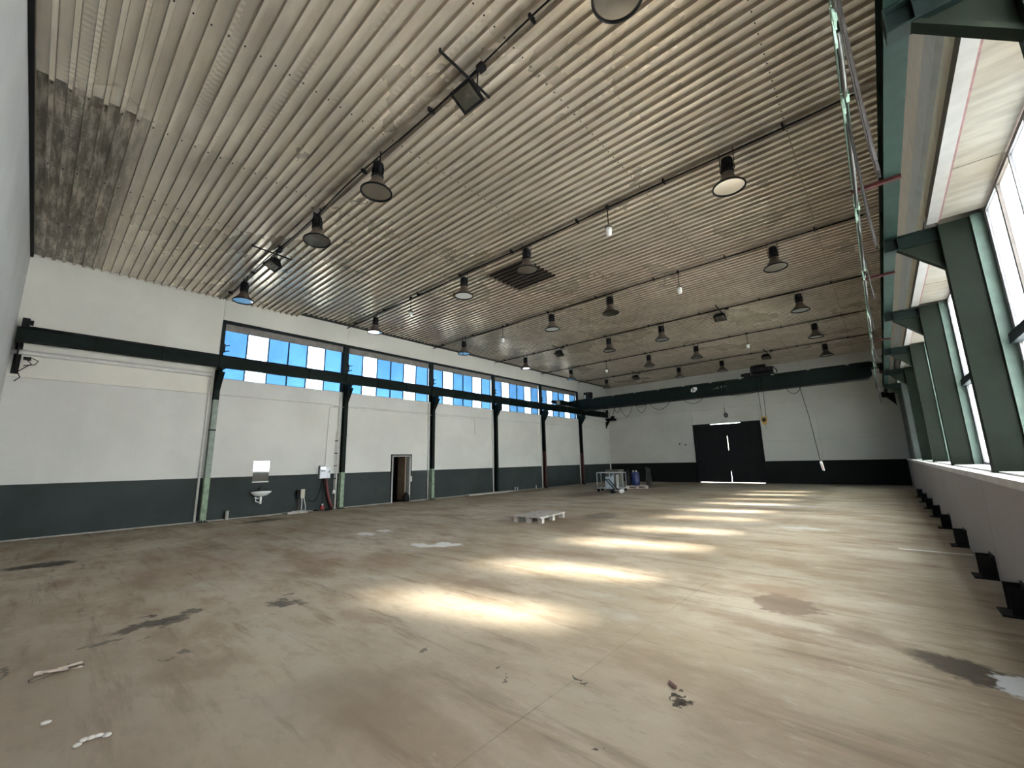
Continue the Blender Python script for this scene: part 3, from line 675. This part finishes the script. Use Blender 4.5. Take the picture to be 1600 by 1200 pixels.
# ring of cable hanging on the far wall above the gate
cc = thing('hanging_cable_coil', 'small black cable coil hanging on the far wall above the gate', 'cable', (8.07, HL-.06, 0))
MB().tube([(0, .04, 4.55), (0, 0, 4.50), (.02, -.02, 4.16)], .010, 6).build('cable', m_cable, cc)
MB().tube([(.05+.075*math.sin(a), -.02+.02*math.cos(3*a), 4.05+.12*math.cos(a)) for a in [2*PI*k/20 for k in range(21)]], .028, 8, False).build('coil', m_cable, cc)

# ------------------------------------------------------------------ ceiling lamps
ROWY = [3.97, 8.0, 12.15, 16.25, 20.3, 24.4]; LX = [2.35, 6.95, 9.22, 13.7]
names = ['first', 'second', 'third', 'fourth', 'fifth', 'sixth']
lamp = thing('bay_lamp', '', 'lamp', (0, 0, 6.05), 0, 'bell-shaped lamps under the ceiling')
MB().lathe([(.25, .0), (.245, .02), (.20, .075), (.135, .15), (.10, .22), (.092, .27), (.088, .27), (.096, .22), (.13, .145), (.195, .07), (.238, .018), (.243, 0), (.25, 0)], (0,0,0), 32).build('bell_shade', m_bell, lamp)
MB().lathe([(.234, .018), (.19, .068), (.128, .14), (.094, .215), (.085, .262), (0, .262)], (0,0,0), 32).build('enamel_lining', m_bellin, lamp)
MB().lathe([(.262, -.008), (.262, .012), (.240, .012), (.240, -.008), (.262, -.008)], (0,0,0), 32).build('rim', m_black, lamp)
MB().lathe([(0, .006), (.238, .006)], (0,0,0), 32).build('lens', m_lens, lamp)
MB().lathe([(0, .07), (.03, .075), (.05, .11), (.045, .16), (.025, .2), (.02, .26), (0, .26)], (0,0,0), 14).build('bulb', m_milk, lamp)
MB().lathe([(0, .27), (.10, .27), (.105, .30), (.095, .33), (.075, .34), (.075, .48), (.09, .49), (.09, .54), (0, .56)], (0,0,0), 20).build('ballast_housing', m_black, lamp)
for k in range(6):
    a = 2*PI*k/6; MB().obox((.085*math.cos(a), .085*math.sin(a), .41), (.03, .012, .14), Matrix.Rotation(a, 3, 'Z')).build('cooling_fin', m_black, lamp)
for s in (-1, 1): MB().bar((s*.115, 0, .32), (s*.115, 0, .72), .022, .008).bar((s*.115, 0, .32), (s*.06, 0, .32), .02, .01).build('hanger_strap', m_black, lamp)
first = True
xw = ['nearest the left wall', 'second from the left wall', 'second from the right wall', 'nearest the right wall']
for r, y in enumerate(ROWY):
    for k, x in enumerate(LX):
        lb = 'bell-shaped bay lamp in the %s ceiling row from the camera, %s' % (names[r], xw[k])
        if first: lamp.location = (x, y, 6.05); lamp['label'] = lb; first = False; o = lamp
        else: o = dup(lamp, (x, y, 6.05), lb)
        o.rotation_euler = (random.uniform(-.03, .03), random.uniform(-.03, .03), random.uniform(-.3, .3))
        if (r, k) == (1, 1):
            MB().bar((-.22, .05, .06), (-.36, .1, .14), .012).obox((-.38, .1, .15), (.07, .05, .12)).build('shade_clip', m_hook, o)
        if (r, k) == (0, 1): o.rotation_euler = (.0, -.10, 0)
        if (r, k) == (0, 3): o.rotation_euler = (-.05, 0, 0)

# floodlights
fl = thing('floodlight', '', 'lamp', (0, 0, 6.62), 0, 'square floodlights under the ceiling')
MB().box(-.012, .012, -.52, .42, .10, .13).box(-.015, .015, -.52, -.50, .13, .15).build('mounting_bar', m_black, fl)
for s in (-1, 1): MB().bar((s*.18, -.02, -.17), (s*.18, 0, .1), .02, .008).bar((s*.18, 0, .1), (0, 0, .1), .02, .01).build('yoke_arm', m_black, fl)
ax = Matrix.Rotation(-.42, 3, 'X')
hbx = MB()
def rect(w, h, z): return [tuple(Vector((0, 0, -.14)) + ax @ Vector((sx*w, sy*h, z))) for sx, sy in ((-1,-1),(1,-1),(1,1),(-1,1))]
r0, r1, r2_ = rect(.19, .16, -.09), rect(.19, .16, -.06), rect(.10, .085, .09)
hbx.v = r0 + r1 + r2_ + rect(.150, .120, -.09)
hbx.add([(0,1,5,4),(1,2,6,5),(2,3,7,6),(3,0,4,7),(4,5,9,8),(5,6,10,9),(6,7,11,10),(7,4,8,11),(8,9,10,11),(0,1,13,12),(1,2,14,13),(2,3,15,14),(3,0,12,15)], 0)
hbx.build('housing', m_black, fl)
rf = MB(); rf.v = rect(.150, .120, -.088) + rect(.05, .05, -.0); rf.add([(0,1,5,4),(1,2,6,5),(2,3,7,6),(3,0,4,7),(4,5,6,7)], 0)
rf.build('reflector', m_refl, fl)
MB().lathe([(0, -.045), (.018, -.045), (.022, 0), (.018, .045), (0, .045)], tuple(Vector((0,0,-.14)) + ax @ Vector((0,0,-.045))), 10, ax @ Matrix(((0,0,1),(0,1,0),(-1,0,0)))).build('lamp_tube', m_milk, fl)
gl_ = MB(); gl_.v = rect(.150, .120, -.0895); gl_.add([(0,1,2,3)], 0); gl_.build('lens', m_lens, fl)
for k in range(5): MB().obox(tuple(Vector((0,0,-.14)) + ax @ Vector((-.10+.05*k, 0, .10))), (.012, .17, .05), ax).build('cooling_fin', m_black, fl)
MB().box(.20, .30, -.06, .04, .06, .13).build('junction_box', m_black, fl)
first = True
for r, x in ((0, 11.49), (0, 4.42), (3, 11.35), (3, 4.36), (5, 11.3), (5, 4.34)):
    lb = 'black square floodlight in the %s ceiling row from the camera, %s' % (names[r], 'right half' if x > 8 else 'left half')
    if first: fl.location = (x, ROWY[r]+.03, 6.60); fl['label'] = lb; first = False; o = fl
    else: o = dup(fl, (x, ROWY[r]+.03, 6.60), lb)
    o.rotation_euler = (0, 0, random.uniform(-.08, .08))

# small jar pendants
pn = thing('jar_pendant', '', 'lamp', (0, 0, 6.1), 0, 'white jar lights on thin rods')
MB().lathe([(0, .58), (.05, .58), (.04, .64), (0, .66)], (0,0,0), 12).build('ceiling_box', m_black, pn)
MB().tube([(0,0,.16), (0,0,.6)], .010, 6).build('rod', m_black, pn)
MB().lathe([(0, .19), (.05, .19), (.078, .15), (.08, .125), (0, .125)], (0,0,0), 16).build('cap', m_bell, pn)
MB().lathe([(0, -.03), (.045, -.03), (.056, -.015), (.064, .06), (.064, .125), (0, .125)], (0,0,0), 16).build('glass_jar', m_milk, pn)
for k in range(4):
    a = PI*k/2+.4; MB().bar((.068*math.cos(a), .068*math.sin(a), .13), (.052*math.cos(a), .052*math.sin(a), -.035), .006).build('guard_wire', m_grey, pn)
first = True
for r, x in ((1, 11.42), (1, 4.45), (2, 11.38), (2, 4.6), (4, 11.34), (4, 4.6)):
    lb = 'white jar light on a rod, %s ceiling row from the camera, %s' % (names[r], 'right half' if x > 8 else 'left half')
    if first: pn.location = (x, ROWY[r], 6.11); pn['label'] = lb; first = False
    else: dup(pn, (x, ROWY[r], 6.11), lb)

# cables along each lamp row
for r, y in enumerate(ROWY):
    t_ = thing('ceiling_cable', 'dark power cable along the %s lamp row from the camera' % names[r], 'cable', (0, y, HZ), 0, 'cables along the lamp rows')
    pts = []
    for q in range(40):
        x = .25+15.2*q/39; pts.append((x, .02*math.sin(x*1.3+r), -.055-.025*abs(math.sin(x*.75+r))))
    MB().tube(pts, .013, 6).build('cable', m_cable, t_)
    MB().tube([(.2, .06, -.03), (15.5, .06, -.03)], .010, 6).build('support_wire', m_bell if r == 0 else m_cable, t_)
    for k in range(8): MB().box(.9+1.95*k, .93+1.95*k, -.03, .08, -.07, 0).build('cable_clip', m_black, t_)

# ------------------------------------------------------------------ along the left wall
mi = thing('wall_mirror', 'frameless wall mirror above the washbasin', 'mirror', (0, 5.55, 1.05))
MB().box(.004, .014, -.23, .23, .035, .66).build('glass', m_mirror, mi)
MB().box(.004, .09, -.24, .22, 0, .025).build('shelf', m_white, mi)
ba = thing('washbasin', 'white wall-hung washbasin with black tap', 'basin', (0, 5.54, .77))
mb = MB(); seg = 28
def ring(rx, ry, z, cx): return [(max(.0, cx+rx*math.cos(2*PI*k/seg)), ry*math.sin(2*PI*k/seg), z) for k in range(seg)]
lv = [(.06, .06, -.16, .16), (.15, .19, -.12, .19), (.21, .27, -.05, .21), (.22, .30, 0, .22), (.195, .27, 0, .22), (.17, .23, -.05, .22), (.10, .13, -.10, .20), (.03, .03, -.11, .19)]
for a in lv: mb.v += ring(a[0], a[1], a[2], a[3])
for i in range(len(lv)-1): mb.add([(i*seg+k, i*seg+(k+1)%seg, (i+1)*seg+(k+1)%seg, (i+1)*seg+k) for k in range(seg)], 0, True)
mb.add([tuple(range(seg-1,-1,-1)), tuple(range((len(lv)-1)*seg, len(lv)*seg))], 0); mb.build('bowl', m_ceramic, ba)
tp = MB().tube([(.07, -.02, 0), (.07, -.02, .09), (.10, -.02, .12), (.17, -.02, .10)], .016, 8).build('tap', m_black, ba)
MB().bar((.07, -.02, .12), (.10, .05, .15), .018).build('tap_lever', m_black, tp)
MB().tube([(.16, .02, -.15), (.16, .02, -.38)], .034, 10).build('waste_pipe', m_white, ba)
MB().tube([(.14, -.03, -.20), (.10, -.10, -.22), (.08, -.09, -.30), (.12, -.03, -.33), (.14, 0, -.33)], .016, 8).tube([(.02, -.10, -.19), (.07, -.09, -.19)], .03, 8).build('trap', m_white, ba)
sb = thing('socket_post', 'beige socket box on a grey post right of the washbasin', 'socket', (.10, 6.80, 0))
MB().box(-.03, .05, -.02, .11, .47, .755).build('socket_box', m_sand, sb); MB().box(-.06, .04, -.13, -.02, .45, .74).build('switch_box', m_black, sb)
MB().box(-.03, .0, .03, .07, .0, .47).build('post', m_grey, sb); MB().tube([(.02, .18, 0), (.02, .17, .2), (.02, .10, .47)], .012, 8).build('conduit', m_pipew, sb); MB().tube([(-.02, -.05, 0), (-.02, -.03, .46)], .025, 8).build('conduit', m_bell, sb)
db = thing('distribution_box', 'shiny metal distribution box on the left wall beside the second column', 'box', (0, 7.57, 1.31))
MB().box(.004, .13, -.19, .19, -.22, .22).build('cabinet', m_grey, db)
dr = MB().box(.13, .142, -.18, .18, -.21, .21).build('door', m_galv, db)
MB().box(.142, .156, .13, .15, -.03, .03).build('latch', m_black, dr)
MB().box(.142, .144, -.16, .0, .02, .16).build('clear_window', m_mirror, dr)
MB().tube([(.03, .02, .22), (.03, .07, 2.26), (.03, .10, 2.35), (.03, .2, 2.37)], .014, 8).tube([(.03, .2, 2.37), (.03, 4.5, 2.36), (.03, 7.36, 2.34), (.03, 7.4, 2.31), (.03, 7.4, 1.58)], .014, 8).build('conduit', m_pipew, db)
rp = thing('red_hose', 'thick dark red hose from the distribution box down to the floor', 'hose', (.08, 7.62, 0))
MB().tube([(0, 0, 1.09), (.0, .05, .85), (0, .13, .5), (.0, .22, .2), (0, .30, .03)], .045, 10).build('hose', m_red, rp)
MB().tube([(-.02, -.07, 1.09), (0, -.05, .8), (0, .04, .5), (.02, .12, .25), (.02, .20, .02)], .018, 8).build('cable', m_cable, rp)
pg = thing('power_plug', 'red plug with white cap hanging on a cable by the floor', 'plug', (.10, 7.55, 0))
MB().tube([(0, .0, 1.09), (0, -.01, .6), (0, 0, .2)], .010, 6).build('cable', m_cable, pg)
MB().lathe([(0, .02), (.06, .02), (.07, .06), (.065, .14), (.04, .16), (0, .16)], (0,0,0), 14).build('plug_body', m_redp, pg)
MB().lathe([(0, .15), (.035, .15), (.03, .22), (0, .23)], (0,0,0), 12).build('cap', m_white, pg)
lc = thing('loose_cable', 'black cable sagging from the socket post and coiled on the floor', 'cable', (0, 7.2, 0))
MB().tube([(.06, -.12, .40), (.08, -.02, .32), (.09, .10, .34), (.09, .20, .55), (.09, .28, .85), (.09, .30, 1.09)], .010, 6).build('hanging_run', m_cable, lc)
MB().tube([(.18+.14*math.cos(a)*(1+.1*a/6), .36+.34*math.sin(a), .012+.012*(a/6)) for a in [k*PI/8 for k in range(30)]], .012, 6).build('coil', m_cable, lc)
hn = thing('conduit_socket', 'small white bell-shaped socket on conduit left of the second column', 'socket', (.04, 7.95, .55))
MB().lathe([(.0, .11), (.03, .11), (.045, .06), (.07, -.01), (.06, -.01), (0, .0)], (.03, 0, 0), 14).build('bell_cap', m_white, hn)
MB().tube([(.0, .0, .1), (0, 0, 2.2)], .012, 6).tube([(.0, .05, .05), (0, .05, 3.2)], .012, 6).build('conduit', m_pipew, hn)
for z in (.5, .95, 1.4, 1.85): MB().box(-.02, .02, -.03, .08, z, z+.03).build('clip', m_black, hn)
sbk = thing('floor_block', 'grey concrete slab lying on the floor below the socket post', 'slab', (.22, 6.62, 0))
MB().prism([(-.16, -.34), (.12, -.28), (.18, .30), (-.12, .34)], 'z', 0, .06).build('slab', m_conc, sbk)
MB().prism([(-.10, -.10), (.10, -.16), (.14, .26), (-.06, .28)], 'z', .06, .085).build('lid', m_grey, sbk)
for k, (y, h, r, lb) in enumerate(((4.70, .26, .045, 'short white pipe stub standing left of the washbasin'), (17.82, .21, .035, 'left one of two short pipe stubs by the far left wall'), (18.02, .20, .035, 'right one of two short pipe stubs by the far left wall'), (19.63, .20, .035, 'single short pipe stub before the fifth left column'))):
    o = MB().lathe([(0, 0), (r, 0), (r, h-.02), (r*1.12, h-.02), (r*1.12, h), (r*.8, h), (r*.8, h-.05), (0, h-.05)], (.10, y, 0), 14).build('pipe_stub', m_pipew); tag(o, lb, 'pipe')
bg_ = MB().lathe([(0, 0), (.12, 0), (.15, .06), (.13, .22), (.07, .34), (.04, .38), (0, .38)], (-.02, 11.08, 0), 14).build('black_bag', m_black); tag(bg_, 'small black bag on the doorway threshold', 'bag')
bs = thing('low_plinth', 'low pale concrete plinth by the left wall past the third column', 'plinth', (.22, 15.6, 0))
MB().box(-.16, .12, -1.3, 1.9, 0, .07).build('plinth', m_conc, bs)

# ------------------------------------------------------------------ pallet on the floor
def pallet(name, label, loc, rz, m, L=1.2, W=.8):
    p = thing(name, label, 'pallet', loc, rz)
    for y in (-.36, -.18, 0, .18, .36):
        MB().box(-L/2, L/2, y*W/.8-.06, y*W/.8+.06, .122, .144).build('deck_board', m, p)
    for x in (-L/2+.07, 0, L/2-.07):
        MB().box(x-.06, x+.06, -W/2, W/2, .100, .122).build('cross_board', m, p)
        for y in (-W/2+.05, 0, W/2-.05): MB().box(x-.06, x+.06, y-.05, y+.05, .022, .100).build('block', m, p)
    for y in (-W/2+.05, 0, W/2-.05): MB().box(-L/2, L/2, y-.05, y+.05, 0, .022).build('skid', m, p)
    return p
# the grey pallet: wide deck boards on nine high blocks, no skids
p = thing('wooden_pallet', 'weathered grey wooden pallet lying alone on the open floor', 'pallet', (8.0, 9.75, 0), .15)
for k, (y, x0, x1) in enumerate(((-.62, -.52, .42), (-.36, -.50, .40), (-.08, -.42, .44), (.22, -.42, .44), (.52, -.40, .42))):
    o = MB().box(x0, x1, y-.10, y+.10, .135, .155).build('deck_board', m_woodp, p); o.rotation_euler = (0, 0, random.uniform(-.03, .03))
for x in (-.34, .02, .36):
    MB().box(x-.06, x+.06, -.70, .66, .112, .135).build('stringer', m_woodp, p)
    for y in (-.60, -.02, .56): MB().box(x-.06, x+.06, y-.06, y+.06, 0, .112).build('block', m_woodp, p)

# ------------------------------------------------------------------ the heap in the far left corner
ct = thing('mesh_cage_trolley', 'steel tube cage trolley standing on the floor in the far left corner', 'trolley', (4.85, 19.6, 0), .25)
mb = MB()
for x in (-.62, 0, .62):
    for y in (-.38, .38): mb.bar((x, y, .14), (x, y, .90), .035)
for z in (.16, .90):
    for y in (-.38, .38): mb.bar((-.62, y, z), (.62, y, z), .035)
    for x in (-.62, .62): mb.bar((x, -.38, z), (x, .38, z), .035)
mb.build('frame', m_galv, ct)
for x in (-.58, .58):
    for y in (-.34, .34): MB().lathe([(0, -.02), (.065, -.02), (.07, 0), (.065, .02), (0, .02)], (x, y, .07), 12, Matrix(((1,0,0),(0,0,1),(0,-1,0)))).build('wheel', m_black, ct)
MB().box(-.62, .62, -.38, .38, .16, .19).build('deck', m_grey, ct)
MB().box(.10, .14, -.36, .10, .19, .80).build('shelf_panel', m_grey, ct)
MB().box(.30, .33, -.36, .10, .19, .80).build('shelf_panel', m_grey, ct)
bd = MB().box(-.20, .20, -.012, .012, 0, .58).build('leaning_board', m_board); bd.location = (5.10, 18.90, .16); bd.rotation_euler = (-.22, 0, .3); tag(bd, 'pale blue board leaning against the cage trolley', 'board')
bx = MB().box(-.38, .38, -.26, .26, 0, .98).box(-.40, .40, -.28, .28, .98, 1.02).build('olive_cabinet', m_olive); bx.location = (4.45, 20.7, 0); tag(bx, 'dull olive cabinet standing behind the cage trolley', 'cabinet')
ha = thing('hand_truck', 'small black hand truck with white wheels before the cage trolley', 'trolley', (5.42, 18.60, 0), .3)
MB().bar((-.32, .1, .62), (.12, -.05, .14), .035).bar((-.20, .14, .62), (.24, 0, .14), .035).bar((-.34, .08, .62), (-.18, .16, .62), .03).build('handle_frame', m_black, ha)
MB().box(-.05, .42, -.12, .16, .10, .15).build('bed', m_grey, ha)
for x, y in ((.02, -.16), (.02, .2), (.40, -.16), (.40, .2)): MB().lathe([(0, -.03), (.08, -.03), (.09, 0), (.08, .03), (0, .03)], (x, y, .09), 14, Matrix(((1,0,0),(0,0,1),(0,-1,0)))).build('wheel', m_white if x > .1 else m_black, ha)
MB().bar((-.02, -.1, .10), (-.02, -.14, 0), .03).build('foot', m_black, ha)
pallet('wooden_pallet', 'raw wooden pallet under the blue drum in the far left corner', (5.0, 22.0, 0), .55, m_wood, 1.1, .8)
dm = thing('plastic_drum', 'blue plastic drum with white caps standing on the raw pallet', 'drum', (4.92, 22.1, .145))
MB().lathe([(0, 0), (.20, 0), (.22, .03), (.22, .20), (.228, .22), (.22, .24), (.22, .44), (.228, .46), (.22, .48), (.21, .66), (.17, .70), (0, .70)], (0,0,0), 24).build('drum_body', m_bluedrum, dm)
for x, y in ((-.10, 0), (.08, -.04)): MB().lathe([(0, .70), (.045, .70), (.045, .78), (0, .79)], (x, y, 0), 12).build('cap', m_white, dm)
cn = MB().lathe([(0, 0), (.13, 0), (.14, .02), (.14, .62), (.10, .72), (.045, .76), (.045, .86), (0, .86)], (4.55, 22.0, .145), 16).build('dark_canister', m_black); tag(cn, 'black canister standing left of the blue drum', 'canister')
hs_ = thing('hose_coil', 'large black hose coil standing on edge right of the blue drum', 'hose', (5.05, 23.25, 0), .35)
for k, (R, x) in enumerate(((.52, 0), (.50, .10), (.47, .18), (.44, .05))):
    MB().tube([(x+.03*math.sin(2*a), R*math.sin(a)*.8, R+.03-R*math.cos(a)) for a in [2*PI*q/28 for q in range(29)]], .028, 8, False).build('hose_turn', m_hose, hs_)

# ------------------------------------------------------------------ crumbs on the near floor
wc = thing('wood_splinters', 'splintered strip of pale wood lying on the floor at lower left', 'wood scrap', (10.10, 1.02, 0), -.1)
for k, (x, y, L, a, z) in enumerate(((0, 0, .27, 1.25, .012), (.03, .03, .22, 1.5, .022), (-.03, -.05, .18, 1.05, .012), (.05, -.09, .12, 2.0, .010), (.0, .06, .13, 1.7, .026), (-.04, .08, .10, .7, .02), (.04, -.02, .15, 1.1, .03))):
    d = Vector((math.cos(a), math.sin(a), 0))*L/2
    MB().bar((x-d.x, y-d.y, z), (x+d.x, y+d.y, z+.004), .022, .012).build('splinter', m_wood if k % 2 == 0 else m_bell, wc)
def crumb(name, label, loc, r, m):
    mb = MB().sphere((0,0,0), r, 9, 6, (1, 1.2, .45)); rnd = random.Random(r)
    mb.v = [tuple(c*(1+rnd.uniform(-.18, .18)) for c in v) for v in mb.v]
    o = mb.build(name, m); o.location = (loc[0], loc[1], r*.42); tag(o, label, 'crumb'); return o
crumb('plaster_crumb', 'single pale plaster crumb on the floor at lower left', (11.02, .94), .022, m_crumb)
cx = thing('plaster_flakes', 'small cluster of pale plaster flakes on the lower left floor', 'crumb', (11.46, 1.11, 0))
for k in range(5):
    mb = MB().sphere((random.uniform(-.03, .03), -.06+.03*k, .010), .02, 8, 5, (1, 1.1, .5)); mb.build('flake', m_crumb, cx)
lf_ = MB(); lf_.v = [(-.05, 0, .004), (-.02, .018, .012), (.03, .014, .010), (.055, 0, .016), (.03, -.016, .006), (-.02, -.02, .008), (0, 0, .003)]
lf_.add([(6,0,1),(6,1,2),(6,2,3),(6,3,4),(6,4,5),(6,5,0)], 0)
o = lf_.build('dry_leaf', m_rust, None, (13.78, 3.72, .001)); o.rotation_euler = (0, 0, 2.4); tag(o, 'dry brown leaf on the floor at lower centre', 'leaf')
